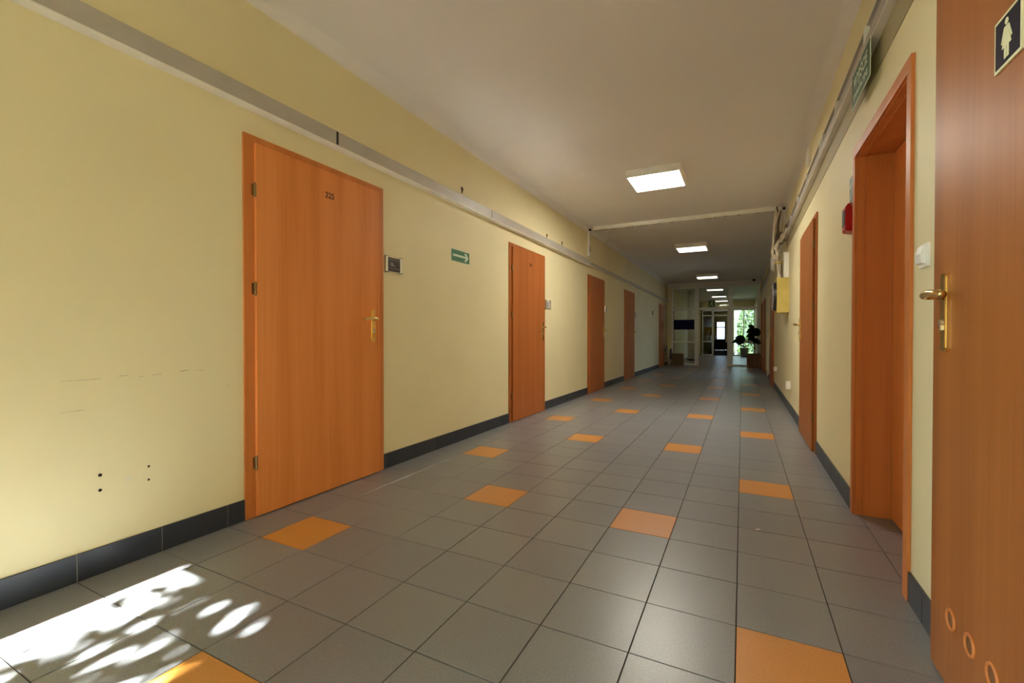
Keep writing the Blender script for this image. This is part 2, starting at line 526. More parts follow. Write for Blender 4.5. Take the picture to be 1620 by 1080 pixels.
# ------------------------------------------------------------------ doors
def handle(parent, y, z, dirn, proud, plate_h=0.235, plate_w=0.042):
    """brass long plate, lever pointing dirn (+1/-1 along y), key cylinder"""
    bm = bmesh.new()
    n = 8
    pts = []
    for k in range(n + 1):
        a = PI * k / n
        pts.append((y + plate_w / 2 * math.cos(a), z + plate_h / 2 - plate_w * .25 + plate_w * .25 * math.sin(a)))
    for k in range(n + 1):
        a = PI + PI * k / n
        pts.append((y + plate_w / 2 * math.cos(a), z - plate_h / 2 + plate_w * .25 + plate_w * .25 * math.sin(a)))
    prism(bm, pts, 'x', proud, proud + 0.007)
    pts2 = [(y + (p[0] - y) * .78, z + (p[1] - z) * .97) for p in pts]
    prism(bm, pts2, 'x', proud + 0.007, proud + 0.011)
    pl = obj('handle_plate', bm, M['brass'], parent)
    zl = z + plate_h * 0.2
    bm = bmesh.new()
    cyl(bm, (proud + 0.010, y, zl), (proud + 0.022, y, zl), 0.012, 0.010)
    tube(bm, [(proud + 0.018, y, zl), (proud + 0.045, y, zl), (proud + 0.056, y + dirn * 0.02, zl + .003), (proud + 0.057, y + dirn * 0.06, zl + .006),
              (proud + 0.053, y + dirn * 0.105, zl + .002), (proud + 0.047, y + dirn * 0.125, zl - .004)],
         lambda t: (0.0085 + 0.006 * t * (1.25 - t), 0.0085 + 0.002 * t), 10, 6)
    obj('lever', bm, M['brass'], pl, True)
    bm = bmesh.new()
    cyl(bm, (proud + 0.010, y, z - plate_h * .13), (proud + 0.018, y, z - plate_h * .13), 0.0085)
    box(bm, proud + 0.010, proud + 0.017, y - .005, y + .005, z - plate_h * .13 - .021, z - plate_h * .13)
    obj('key_cylinder', bm, M['alu'], pl)
    return pl

def hinge(parent, y, z, proud):
    bm = bmesh.new()
    cyl(bm, (proud, y, z - .033), (proud, y, z - .001), 0.0075, seg=10)
    cyl(bm, (proud, y, z + .001), (proud, y, z + .033), 0.0075, seg=10)
    cyl(bm, (proud, y, z + .033), (proud, y, z + .04), 0.0075, 0.003, 10)
    cyl(bm, (proud, y, z - .04), (proud, y, z - .033), 0.003, 0.0075, 10)
    box(bm, 0.004, proud, y - .012, y + .002, z - .03, z + .03)
    obj('hinge', bm, M['hinge'], parent, False)

def flush_door(name, side, ya, yb, h, hinge_near, label, number=None, leafmat='wood3'):
    """closed rebated door: ya..yb outer casing in tiles"""
    W = (yb - ya) * T; Hh = h * T
    loc, rot = wall_loc(side, ya if side == 'L' else yb, 0)
    d = thing(name, label, 'door', loc, rot, kind='structure')
    cw, cp, lp = 0.072, 0.012, 0.030        # casing width / proud, leaf proud
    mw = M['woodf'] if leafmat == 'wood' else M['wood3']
    obj('casing_jamb', B((0, cp, 0, cw, 0, Hh - cw, .002)), mw, d)
    obj('casing_jamb', B((0, cp, W - cw, W, 0, Hh - cw, .002)), mw, d)
    obj('casing_head', B((0, cp, 0, W, Hh - cw, Hh, .002)), mw, d)
    ov = 0.058
    lf = obj('leaf', B((cp + .0005, lp, ov, W - ov, 0.007, Hh - ov + .016, .0025)), M[leafmat], d)
    low_hinge = (side == 'L') == hinge_near           # hinge on the low-y side of the local frame
    hy = ov - 0.004 if low_hinge else W - ov + 0.004
    for z in (1.0, 4.17, 5.96):
        hinge(d, hy, z * T, lp - 0.004)
    ky = (W - ov - 0.072) if low_hinge else (ov + 0.072)
    handle(d, ky, 3.56 * T, -1 if low_hinge else 1, lp)
    if number:
        text_mesh('door_number', number, 0.052, M['ink'], lf, W * 0.522, 6.30 * T, lp + .001, 0.0008, 0.92, 0.0006)
    return d

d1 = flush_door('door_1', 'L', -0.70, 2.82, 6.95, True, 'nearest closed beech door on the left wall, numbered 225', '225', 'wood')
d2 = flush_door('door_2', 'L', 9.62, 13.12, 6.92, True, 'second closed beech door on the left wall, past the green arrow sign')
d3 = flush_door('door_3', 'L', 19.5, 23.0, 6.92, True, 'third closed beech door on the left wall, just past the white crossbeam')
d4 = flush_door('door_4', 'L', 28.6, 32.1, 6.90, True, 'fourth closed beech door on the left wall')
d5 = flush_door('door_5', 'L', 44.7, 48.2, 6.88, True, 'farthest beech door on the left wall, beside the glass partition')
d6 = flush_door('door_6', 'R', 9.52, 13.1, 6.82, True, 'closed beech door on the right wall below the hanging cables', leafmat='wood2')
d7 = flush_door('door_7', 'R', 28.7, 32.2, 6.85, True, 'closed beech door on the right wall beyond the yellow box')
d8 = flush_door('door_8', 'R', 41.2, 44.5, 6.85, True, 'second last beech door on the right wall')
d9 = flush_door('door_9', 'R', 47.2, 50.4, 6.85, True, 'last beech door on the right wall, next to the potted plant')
# small worn number mark on the second door
o = text_mesh('door_number', '224', 0.05, M['ink'], [c for c in d2.children if c.name.startswith('leaf')][0], 0.545, 6.28 * T, 0.031, 0.0008, 0.92, 0.0012)

# deep doorway (door_10): casing, lining, recessed leaf
loc, rot = wall_loc('R', 4.82, 0)
W = (4.82 - 1.5) * T; Hh = 6.80 * T
d10 = thing('door_10', 'deep set beech doorway on the right wall under the green exit sign', 'door', loc, rot, kind='structure')
cw = 0.052
for a, b in ((0, cw), (W - cw, W)):
    obj('casing_jamb', B((0, .013, a, b, 0, Hh - cw, .003)), M['woodf'], d10)
obj('casing_head', B((0, .013, 0, W, Hh - cw, Hh, .003)), M['woodf'], d10)
dp = (RX - WR) * T
for a, b, s in ((cw - .004, cw + .006, 1), (W - cw - .006, W - cw + .004, -1)):
    obj('jamb_lining', B((-dp, .0, a, b, 0, Hh - cw - .0)), M['woodf'], d10)
obj('head_lining', B((-dp, 0, cw + .006, W - cw - .006, Hh - cw - .006, Hh - cw + .003)), M['woodf'], d10)
for a, b in ((cw + .006, cw + .012), (W - cw - .012, W - cw - .006)):
    obj('stop_bead', B((-.036, -.030, a, b, 0, Hh - cw - .006)), M['woodf'], d10)
obj('stop_bead', B((-.036, -.030, cw + .012, W - cw - .012, Hh - cw - .012, Hh - cw - .006)), M['woodf'], d10)
obj('leaf', B((-dp + 0.0005 - .04, -dp + .002, cw + .010, W - cw - .010, .006, Hh - cw - .010, .002)), M['wood'], d10)
handle(d10, W - cw - .08, 3.56 * T, -1, -dp + .002)

# near WC door (door_11), standing a little proud of the wall
PR = 0.048                        # how far the leaf face stands out of the wall
loc, rot = wall_loc('R', 0.28, 0)
W = 3.2 * T
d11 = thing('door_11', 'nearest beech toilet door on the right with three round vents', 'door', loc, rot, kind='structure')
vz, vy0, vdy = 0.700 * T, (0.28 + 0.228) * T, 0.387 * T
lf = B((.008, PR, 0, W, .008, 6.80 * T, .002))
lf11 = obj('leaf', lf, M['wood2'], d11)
obj('casing_jamb', B((0, .0078, .012, .07, 0, 6.75 * T)), M['woodf'], d11)
obj('casing_jamb', B((0, .0078, W - .06, W + .06, 0, 6.75 * T)), M['woodf'], d11)
obj('casing_head', B((0, .0078, .012, W + .06, 6.75 * T, 6.95 * T)), M['woodf'], d11)
handle(d11, (0.28 + 0.065) * T, 3.53 * T, 1, PR, 0.226, 0.040)
for k in range(6):
    bm = bmesh.new()
    ring(bm, (PR + .001, vy0 + k * vdy, vz), (1, 0, 0), .0255, .0045, 24, 8)
    v = obj('vent_ring', bm, M['woodf'], d11, True)
    bm = bmesh.new()
    cyl(bm, (PR + .0002, vy0 + k * vdy, vz), (PR + .0012, vy0 + k * vdy, vz), .0225, seg=24)
    obj('vent_grille', bm, M['brownbox'], v)

# pale glazed doorway that lets daylight into the far half of the corridor
d13 = thing('door_13', 'pale daylit glazed door on the right wall between two far beech doors', 'door', ((WR + .25) * T, 0, 0), kind='structure')
for y0, y1 in ((GY0, GY0 + .25), ((GY0 + GY1) / 2 - .15, (GY0 + GY1) / 2 + .15), (GY1 - .25, GY1)):
    obj('stile', B((-.025, .025, y0 * T, y1 * T, 0, GZ * T, .002)), M['frame'], d13)
for y0, y1 in ((GY0 + .25, (GY0 + GY1) / 2 - .15), ((GY0 + GY1) / 2 + .15, GY1 - .25)):
    for z0, z1 in ((0, .4), (2.9, 3.15), (GZ - .25, GZ)):
        obj('rail', B((-.025, .025, y0 * T, y1 * T, z0 * T, z1 * T, .002)), M['frame'], d13)
    for z0, z1 in ((.4, 2.9), (3.15, GZ - .25)):
        obj('glass_pane', B((-.003, .003, y0 * T, y1 * T, z0 * T, z1 * T)), M['tintglass'], d13)

# women's toilet sign on the near door
loc, rot = wall_loc('R', -0.955, 5.29, PR)
s = thing('toilet_sign', 'square dark toilet sign with pale border and woman figure on near door', 'sign', loc, rot)
sz = 0.385 * T
obj('border_plate', B((0, .004, 0, sz, 0, sz, .0008)), M['ivory'], s)
obj('panel', B((.004, .0048, sz * .06, sz * .94, sz * .06, sz * .94)), M['navy'], s)
bm = bmesh.new()
cx = sz * .49
cyl(bm, (.0048, cx, sz * .81), (.0056, cx, sz * .81), sz * .062, seg=18)
prism(bm, [(cx + sz * a, sz * b) for a, b in ((-.085, .73), (.085, .73), (.105, .70), (.20, .46), (.165, .44), (.085, .62), (.17, .35), (.085, .35), (.085, .13), (.012, .13), (.012, .35),
           (-.012, .35), (-.012, .13), (-.085, .13), (-.085, .35), (-.17, .35), (-.085, .62), (-.165, .44), (-.20, .46), (-.105, .70))], 'x', .0048, .0056)
obj('woman_figure', bm, M['ivory'], s)

# ------------------------------------------------------------------ skirting tiles
def baseboard(name, side, gaps, label):
    face = WL * T if side == 'L' else WR * T
    sg = 1 if side == 'L' else -1
    bm = bmesh.new()
    for a, b in gaps:
        box(bm, face, face + sg * .006, a * T, b * T, 0, .372 * T)
    root = obj(name, bm, M['basegrout'])
    tag(root, label, 'baseboard', kind='structure')
    bm = bmesh.new()
    box(bm, 0, sg * .0095, G * T, (1 - G) * T, 0.001, .374 * T, .0008)
    full = mesh_of('skirting_tile', bm, M['base'])
    for a, b in gaps:
        j = math.floor(a)
        while j < b:
            y0, y1 = max(a, j), min(b, j + 1)
            if y1 - y0 > .995:
                o = link('skirting_tile', full, root); o.location = (face, j * T, 0)
            elif y1 - y0 > .04:
                bm = bmesh.new()
                box(bm, 0, sg * .0095, (y0 - j + (G if y0 == j else 0)) * T, (y1 - j - (G if y1 == j + 1 else 0)) * T, 0.001, .374 * T, .0008)
                o = obj('skirting_tile', bm, M['base'], root); o.location = (face, j * T, 0)
            j += 1
    return root
baseboard('baseboard_left', 'L', [(YB, -.70), (2.82, 9.62), (13.12, 19.5), (23.0, 28.6), (32.1, 44.7), (48.2, YP)], 'dark blue grey tile skirting along the left wall')
baseboard('baseboard_right', 'R', [(.24, 1.5), (4.82, 9.52), (13.1, 28.7), (32.2, GY0), (GY1, 41.2), (44.5, 47.2)], 'dark blue grey tile skirting along the right wall')

# ------------------------------------------------------------------ left trunking (two runs)
def trunk_run(name, label, y0, y1, joints, xd, z0, z1):
    t = thing(name, label, 'trunking', (WL * T, y0 * T, z0 * T))
    hh = (z1 - z0) * T; D = xd * T; L = (y1 - y0) * T
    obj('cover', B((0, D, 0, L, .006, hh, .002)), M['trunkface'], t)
    obj('lit_underside', B((0, D + .001, 0, L, 0, .006, .001)), M['trunk'], t)  # thin lip added as the brightly lit underside
    for y, w in joints:
        obj('joint_gap', B((D, D + .0015, (y - y0) * T - w, (y - y0) * T + w, .010, hh - .002)), M['black'], t)
    return t
trunk_run('cable_trunking', 'wide white cable trunking along the left wall above door 225', SY1 + .2, 19.4, [(1.25, .008), (7.96, .003)], 0.21, 7.385, 7.70)
trunk_run('cable_trunking', 'slim white cable trunking on the left wall beyond the crossbeam', 19.8, YP - .2, [(30, .003), (40, .003)], 0.16, 7.44, 7.62)

# ------------------------------------------------------------------ right trunking: open tray with clips
for y0, y1, lab in ((YB, 19.4, 'grey cable trunking along the right wall with white clips'), (19.8, YP - .2, 'dim cable trunking on the right wall beyond the crossbeam')):
    loc, rot = wall_loc('R', y1, 7.91)
    t = thing('cable_trunking', lab, 'trunking', loc, rot)
    L = (y1 - y0) * T
    obj('lit_underside', B((0, .040, 0, L, 0, .005, .001)), M['trunk'], t)
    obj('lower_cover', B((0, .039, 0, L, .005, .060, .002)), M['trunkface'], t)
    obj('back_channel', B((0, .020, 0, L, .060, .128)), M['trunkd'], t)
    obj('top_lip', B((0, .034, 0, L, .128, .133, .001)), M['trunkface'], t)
    if y1 < 20:
        for y in (3.5, 6.1, 7.85, 8.3, 11.0, 13.6, 16.4):
            yy = (y1 - y) * T
            obj('clip', B((.020, .041, yy - .012, yy + .012, .052, .133, .002)), M['white'], t)
tag(obj('trim_2', BT((WR - .012, WR, YB, 19.4, 7.49, 7.905)), M['band']), 'dull olive strip under the right cable trunking', 'trim', kind='structure')
loc, rot = wall_loc('R', 11.55, 8.75)
t = thing('junction_box', 'small white junction box above the right trunking', 'junction box', loc, rot)
obj('body', B((0, .022, 0, .14, 0, .14, .004)), M['white'], t)
obj('lid', B((.022, .027, .008, .132, .008, .132, .002)), M['white'], t)

# ------------------------------------------------------------------ white crossbeam duct with two short posts
t = thing('crossbeam_duct', 'white duct crossing the ceiling with short posts at both ends', 'duct', (0, 19.6 * T, H * T))
obj('beam', B((-7.60 * T, 1.67 * T, -.03, .03, -.062, -.001, .002)), M['white'], t)
bm = bmesh.new()
for k in range(46):
    x = random.uniform(-7.55, 1.6)
    if x < -4.5 or random.random() < .35:
        w = random.uniform(.01, .03)
        box(bm, x * T - w, x * T + w, -.025, .028, -.062 - random.uniform(.003, .010), -.061)
obj('foam_residue', bm, M['foam'], t)['kind'] = 'stuff'
obj('post', B((WL * T, WL * T + .032, -.03, .03, -.50, -.075, .002)), M['white'], t)
obj('post', B((WR * T - .046, WR * T - .004, -.03, .03, -.26, -.064, .002)), M['white'], t)
for x in (WL * T + .012, WR * T - .06):
    obj('broken_end', B((x + .008, x + .038, -.024, .028, -.052, -.030)), M['hole'], t)
bm = bmesh.new()
for k in range(7):
    z = -.33 - k * .014
    box(bm, WL * T + .030, WL * T + random.uniform(.036, .05), -.02, .02, z - .012, z)
obj('foam_residue', bm, M['foam'], t)['kind'] = 'stuff'
bm = bmesh.new()
tube(bm, [(WL * T + .02, .05, -.33), (WL * T + .14, .1, -.34), (WL * T + .26, .2, -.25), (WL * T + .30, .25, -.12), (WL * T + .30, .26, -.004)], .004, 6, 8)
obj('loose_wire', bm, M['cable'], t, True)

# ------------------------------------------------------------------ ceiling lights
def ceiling_light(xc, yc, label, s=1.0, z=H, mat='lamp'):
    t = thing('ceiling_light', label, 'ceiling light', (xc * T, yc * T, z * T), 0, 'square ceiling lights of the corridor')
    h = 0.082; a = s * T
    bm = bmesh.new()
    w = .022
    box(bm, -a, a, -a, -a + w, -h, -.001); box(bm, -a, a, a - w, a, -h, -.001)
    box(bm, -a, -a + w, -a + w, a - w, -h, -.001); box(bm, a - w, a, -a + w, a - w, -h, -.001)
    box(bm, -a + w, a - w, -a + w, a - w, -.012, -.001)
    obj('housing', bm, M['white'], t)
    obj('diffuser', B((-a + w, a - w, -a + w, a - w, -h + .004, -h + .010)), M[mat], t)
    for k in range(3):
        x = (-.5 + .5 * k) * a
        obj('louver_bar', B((x - .003, x + .003, -a + w, a - w, -h + .0005, -h + .004)), M['white'], t)
    return t
ceiling_light(-2.95, 12.58, 'nearest square lit ceiling light, before the white crossbeam')
ceiling_light(-3.07, 27.8, 'second square lit ceiling light, just past the white crossbeam', mat='lampfar')
ceiling_light(-3.16, 44.4, 'third square lit ceiling light, in front of the glass partition', mat='lampfar')
ceiling_light(-3.1, 58.0, 'first ceiling light seen through the upper glass of the partition', mat='lampfar')
ceiling_light(-3.1, 69.0, 'second ceiling light seen through the upper glass of the partition', mat='lampfar')
ceiling_light(-3.1, 78.5, 'third ceiling light seen through the upper glass of the partition', mat='lampfar')

# ------------------------------------------------------------------ wall fittings, left
def room_plate(y, z, label, dark=True):
    loc, rot = wall_loc('L', y, z)
    t = thing('room_plate', label, 'room plate', loc, rot, 'room plates beside the doors')
    w, h = .185, .115
    obj('panel', B((.004, .012, .02, w - .02, .006, h - .006)), M['plate' if dark else 'paper'], t)
    for y0 in (0, w - .028):
        bm = bmesh.new()
        pts = [(0, y0)] + [(.022 * math.sin(PI * k / 8) ** .7, y0 + .028 * k / 8) for k in range(9)] + [(0, y0 + .028)]
        pts = pts[1:-1]
        prism(bm, pts, 'z', 0, h)
        e = obj('end_profile', bm, M['alu'], t)
        obj('end_cap', B((0, .02, y0 + .001, y0 + .027, -.003, 0)), M['black'], e)
        obj('end_cap', B((0, .02, y0 + .001, y0 + .027, h, h + .003)), M['black'], e)
    if dark:
        for zz in (.80, .235):
            obj('print_line', B((.012, .0124, .03, w - .03, h * zz, h * (zz + .015))), M['trunkd'], t)
        bm = bmesh.new()
        ring(bm, (.0124, .065, h * .52), (1, 0, 0), .011, .0025, 20, 6)
        tube(bm, [(.0124, .074, h * .45), (.0124, .088, h * .44), (.0124, .096, h * .38)], .0028, 6, 4)
        obj('key_symbol', bm, M['plateink'], t)
    else:
        for zz, ww in ((.66, .035), (.46, .05), (.30, .06)):
            obj('print_line', B((.012, .0124, .035, w - ww, h * zz, h * (zz + .035))), M['plate'], t)
    return t
room_plate(2.90, 4.94, 'dark room plate with aluminium ends beside door 225')
room_plate(13.2, 4.58, 'grey room plate with aluminium ends beside the second left door', False)
room_plate(23.15, 4.90, 'grey room plate beside the third left door', False)
room_plate(32.15, 4.95, 'pale room plate beside the fourth left door', False)
loc, rot = wall_loc('L', 40.6, 5.5)
t = thing('small_wall_sign', 'tiny black sign on the far left wall before the last door', 'sign', loc, rot)
obj('panel', B((0, .006, 0, .16, 0, .055, .001)), M['black'], t)
obj('panel', B((0, .006, 0, .16, .062, .115, .001)), M['black'], t)

loc, rot = wall_loc('L', 5.81, 5.66)
t = thing('arrow_sign', 'small green sign with a pale arrow pointing right', 'sign', loc, rot)
w, h = .305, .105
obj('border_plate', B((0, .002, -.004, w + .004, -.004, h + .004)), M['signink'], t)
obj('panel', B((.002, .003, 0, w, 0, h)), M['green'], t)
bm = bmesh.new()
prism(bm, [(w * .08, h * .42), (w * .80, h * .42), (w * .70, h * .16), (w * .80, h * .10), (w * .95, h * .5), (w * .80, h * .90), (w * .70, h * .84), (w * .80, h * .60), (w * .08, h * .60)], 'x', .003, .0036)
obj('arrow', bm, M['signink'], t)

# ------------------------------------------------------------------ wall fittings, right
loc, rot = wall_loc('R', 4.27, 7.33, .043)
t = thing('evacuation_sign', 'dark green evacuation exit sign with white lettering below right trunking', 'sign', loc, rot)
w, h = 1.28 * T, .60 * T
obj('border_plate', B((0, .003, 0, w, 0, h, .0006)), M['signink'], t)
obj('panel', B((.003, .0036, .006, w - .006, .006, h - .006)), M['dgreen'], t)
text_mesh('lettering', 'WYJŚCIE', .085, M['signink'], t, w * .5, h * .62, .0042, .0004, .86, .001)
text_mesh('lettering', 'EWAKUACYJNE', .042, M['signink'], t, w * .5, h * .24, .0042, .0004, 1.0, .0006)

loc, rot = wall_loc('R', 5.26, 5.90)
t = thing('symbol_sign', 'green symbol sign above the red alarm box, half hidden by the doorway', 'sign', loc, rot)
obj('panel', B((0, .003, 0, .12, 0, .15)), M['dgreen'], t)
bm = bmesh.new()
prism(bm, [(.012, .095), (.045, .115), (.05, .105), (.017, .085)], 'x', .003, .0036)
prism(bm, [(.02, .02), (.03, .02), (.075, .11), (.065, .11)], 'x', .003, .0036)
cyl(bm, (.003, .09, .12), (.0036, .09, .12), .012, seg=14)
obj('symbol', bm, M['signink'], t)

loc, rot = wall_loc('R', 5.22, 5.31)
t = thing('alarm_box', 'red fire alarm box on the right wall beside the deep doorway', 'alarm box', loc, rot)
bm = bmesh.new()
prism(bm, [(0, .0), (.034, .006), (.040, .018), (.040, .145), (.028, .162), (0, .165)], 'y', 0, .094)
obj('body', bm, M['red'], t)
obj('front_panel', B((.040, .0425, .012, .082, .04, .13, .001)), M['black'], t)
bm = bmesh.new(); cyl(bm, (.039, .082, .024), (.046, .082, .024), .005)
obj('lock', bm, M['alu'], t)
bm = bmesh.new(); cyl(bm, (.012, .094, .152), (.012, .097, .152), .004)
obj('screw', bm, M['alu'], t)

loc, rot = wall_loc('R', 1.20, 4.10)
t = thing('light_switch', 'white wall switch between the deep doorway and the toilet door', 'switch', loc, rot)
obj('base', B((0, .010, 0, .078, 0, .08, .003)), M['white'], t)
bm = bmesh.new()
prism(bm, [(.010, .010), (.022, .014), (.024, .045), (.016, .072), (.010, .072)], 'y', .012, .066)
obj('rocker', bm, M['white'], t)

def socket(y, z, label, s=.08):
    loc, rot = wall_loc('R', y, z)
    t = thing('wall_socket', label, 'socket', loc, rot, 'sockets low on the right wall')
    obj('body', B((0, .045, 0, s, 0, s, .004)), M['white'], t)
    obj('lid', B((.045, .05, .006, s - .006, .008, s - .006, .002)), M['white'], t)
socket(17.6, 1.02, 'white surface socket low on the right wall under the yellow box', .10)
socket(26.2, 1.22, 'small white socket low on the right wall further along')

# yellow box with round dark front
loc, rot = wall_loc('R', 19.75, 4.42)
t = thing('wall_box', 'yellow wall box with a round dark front below the cables', 'wall box', loc, rot)
w, h, dpt = 1.45 * T, 1.57 * T, .142
obj('body', B((0, dpt, 0, w, 0, h, .004)), M['yellowbox'], t)
obj('top_rim', B((0, dpt + .006, -.004, w + .004, h, h + .008)), M['yellowbox'], t)
bm = bmesh.new()
cyl(bm, (dpt, w / 2, h * .5), (dpt + .045, w / 2, h * .5), .21, .19, 32)
dsc = obj('round_front', bm, M['black'], t)
bm = bmesh.new(); ring(bm, (dpt + .043, w / 2, h * .5), (1, 0, 0), .19, .007, 32, 6)
obj('rim', bm, M['trunkd'], dsc)
for k in range(12):
    a = 2 * PI * k / 12
    bm = bmesh.new()
    cyl(bm, (dpt + .044, w / 2 + .15 * math.cos(a), h * .5 + .15 * math.sin(a)), (dpt + .048, w / 2 + .15 * math.cos(a), h * .5 + .15 * math.sin(a)), .010, seg=8)
    obj('round_mark', bm, M['plateink'], dsc)
# white duct stub above the box
loc, rot = wall_loc('R', 18.75, 6.02)
t = thing('duct_stub', 'short white vertical duct between yellow box and hanging cables', 'duct', loc, rot)
obj('body', B((0, .06, 0, .10, 0, .34, .003)), M['white'], t)
obj('end_lip', B((0, .064, -.003, .103, .33, .345, .001)), M['white'], t)

# hanging cables, tied into one bundle
bx, by = 1.62 * T, 19.1 * T
bun = thing('cable_bundle', 'bundle of loose beige and brown cables hanging above the yellow box', 'cables', (bx, by, 6.15 * T))
random.seed(11)
def loc_pt(x, y, z):
    return (x * T - bx, y * T - by, z * T - 6.15 * T)
for k in range(17):
    mt = M['cabled'] if k in (2, 6, 9, 13) else M['cable']
    g = lambda a: random.uniform(-a, a)
    if k < 7:
        p = [loc_pt(1.50 + g(.16), 19.25 + g(.12), 9.25 + g(.25)), loc_pt(1.46 + g(.1), 19.2 + g(.1), 8.6 + g(.1))]
    else:
        p = [loc_pt(1.80 + g(.04), 18.3 + g(.8), 8.12 + g(.12)), loc_pt(1.68 + g(.08), 19.0 + g(.2), 8.0 + g(.25))]
    p += [loc_pt(1.46 + g(.14), 19.15 + g(.2), 7.75 + g(.12)), loc_pt(1.44 + g(.14), 19.1 + g(.18), 7.25 + g(.1)),
          loc_pt(1.58 + g(.07), 19.1 + g(.1), 6.78), loc_pt(1.62 + g(.09), 19.1 + g(.12), 6.06)]
    bm = bmesh.new()
    tube(bm, p, random.uniform(.011, .017), 7, 7)
    obj('cable', bm, mt, bun, True)
bm = bmesh.new()
ring(bm, loc_pt(1.58, 19.1, 6.8), (0, 0, 1), .045, .014, 20, 6)
obj('cable_tie', bm, M['yellowbox'], bun, True)
loc, rot = wall_loc('R', 23.2, 7.35)
t = thing('siren', 'round white disc siren on the right wall behind the hanging cables', 'siren', loc, rot)
bm = bmesh.new(); cyl(bm, (0, 0, 0), (.10, 0, 0), .03)
obj('bracket', bm, M['white'], t)
bm = bmesh.new(); cyl(bm, (.10, 0, 0), (.15, 0, 0), .13, .11, 24)
obj('disc', bm, M['white'], t)

# ------------------------------------------------------------------ glass partition
t = thing('glass_partition', 'white framed glass partition closing the corridor with open doorway', 'partition', (0, YP * T, 0))
def bar(x0, x1, z0, z1, d=.06, name='post', p=t):
    return obj(name, B((x0 * T, x1 * T, -d / 2, d / 2, z0 * T, z1 * T, .002)), M['frame'], p)
XL0, XL1, XM0, XM1, XR0, XR1, XE0, XE1 = -7.46, -7.25, -4.90, -4.48, -1.36, -.93, 1.52, 1.74
ZT = 9.1
bar(XL0, XL1, 0, ZT); bar(XM0, XM1, 0, ZT); bar(XR0, XR1, 0, ZT); bar(XE0, XE1, 0, ZT)
for a, b in ((XL1, XM0), (XM1, XR0), (XR1, XE0)):
    bar(a, b, ZT - .16, ZT, name='rail')
    bar(a, b, 6.45, 6.68, name='rail')
for a, b in ((XL1, XM0), (XR1, XE0)):
    bar(a, b, 2.62, 2.82, name='rail'); bar(a, b, 0, .2, name='rail')
def pane(x0, x1, z0, z1, p=t):
    obj('glass_pane', B((x0 * T, x1 * T, -.003, .003, z0 * T, z1 * T)), M['glass'], p)
for a, b in ((XL1, XM0), (XR1, XE0)):
    pane(a, b, .2, 2.62); pane(a, b, 2.82, 6.45)
for a, b in ((XL1, XM0), (XM1, XR0), (XR1, XE0)):
    pane(a, b, 6.68, ZT - .16)
obj('blue_film', B((-7.22 * T, -4.93 * T, -.0045, -.0032, 4.17 * T, 5.32 * T)), M['bluefilm'], t)
# open door leaf of the partition
dl = thing('glass_door', 'white framed glass door of the partition standing open', 'glass door', ((XR0 - .02) * T, (YP + .12) * T, 0), math.radians(91))
for a, b, z0, z1 in ((0, .09, .02, 6.4), (.81, .9, .02, 6.4), (.09, .81, .02, .35), (.09, .81, 6.1, 6.4), (.09, .81, 2.6, 2.85)):
    obj('stile' if z1 - z0 > 3 else 'rail', B((a, b, -.025, .025, z0 * T, z1 * T, .002)), M['frame'], dl)
for z0, z1 in ((.35, 2.6), (2.85, 6.1)):
    obj('glass_pane', B((.09, .81, -.003, .003, z0 * T, z1 * T)), M['glass'], dl)
# masonry around the partition
bm = BT((WL, XL0, YP - .15, YP + .15, 0, ZT), (XE1, WR, YP - .15, YP + .15, 0, ZT))
tag(obj('wall_partition_piers', bm, M['wall']), 'narrow yellow wall piers at both ends of the glass partition', 'wall', kind='structure')
tag(obj('trim_1', BT((WL, WR, YP - .35, YP + .35, ZT, H)), M['ceil']), 'white plaster lintel above the glass partition', 'lintel', kind='structure')

# exit sign on the upper glazing
t = thing('exit_sign', 'small green running figure exit sign hanging in the partition', 'sign', (-3.1 * T, (YP - .16) * T, 6.72 * T))
obj('panel', B((-.10, .10, -.004, .004, 0, .23, .001)), M['dgreen'], t)
bm = bmesh.new()
cyl(bm, (.03, -.004, .19), (.03, -.006, .19), .018, seg=12)
for a, b in (((.02, .17), (-.01, .10)), ((-.01, .10), (.035, .07)), ((.035, .07), (.03, .02)), ((-.01, .10), (-.04, .06)), ((-.04, .06), (-.07, .05)), ((.015, .15), (.06, .13)), ((.01, .16), (-.04, .14))):
    d = Vector((b[0] - a[0], 0, b[1] - a[1])).normalized(); n_ = Vector((-d.z, 0, d.x)) * .010
    q = [(a[0] + n_.x, a[1] + n_.z), (b[0] + n_.x, b[1] + n_.z), (b[0] - n_.x, b[1] - n_.z), (a[0] - n_.x, a[1] - n_.z)]
    prism(bm, q, 'y', -.006, -.004)
obj('running_figure', bm, M['exitink'], t)
t = thing('ceiling_sensor', 'small dark ceiling sensor beside the partition head', 'sensor', (1.15 * T, (YP - .8) * T, H * T))
bm = bmesh.new(); cyl(bm, (0, 0, -.03), (0, 0, 0), .05, seg=16)
obj('base', bm, M['black'], t)
bm = bmesh.new(); cyl(bm, (0, 0, -.07), (0, 0, -.03), .025, .04, 16)
obj('dome', bm, M['black'], t)

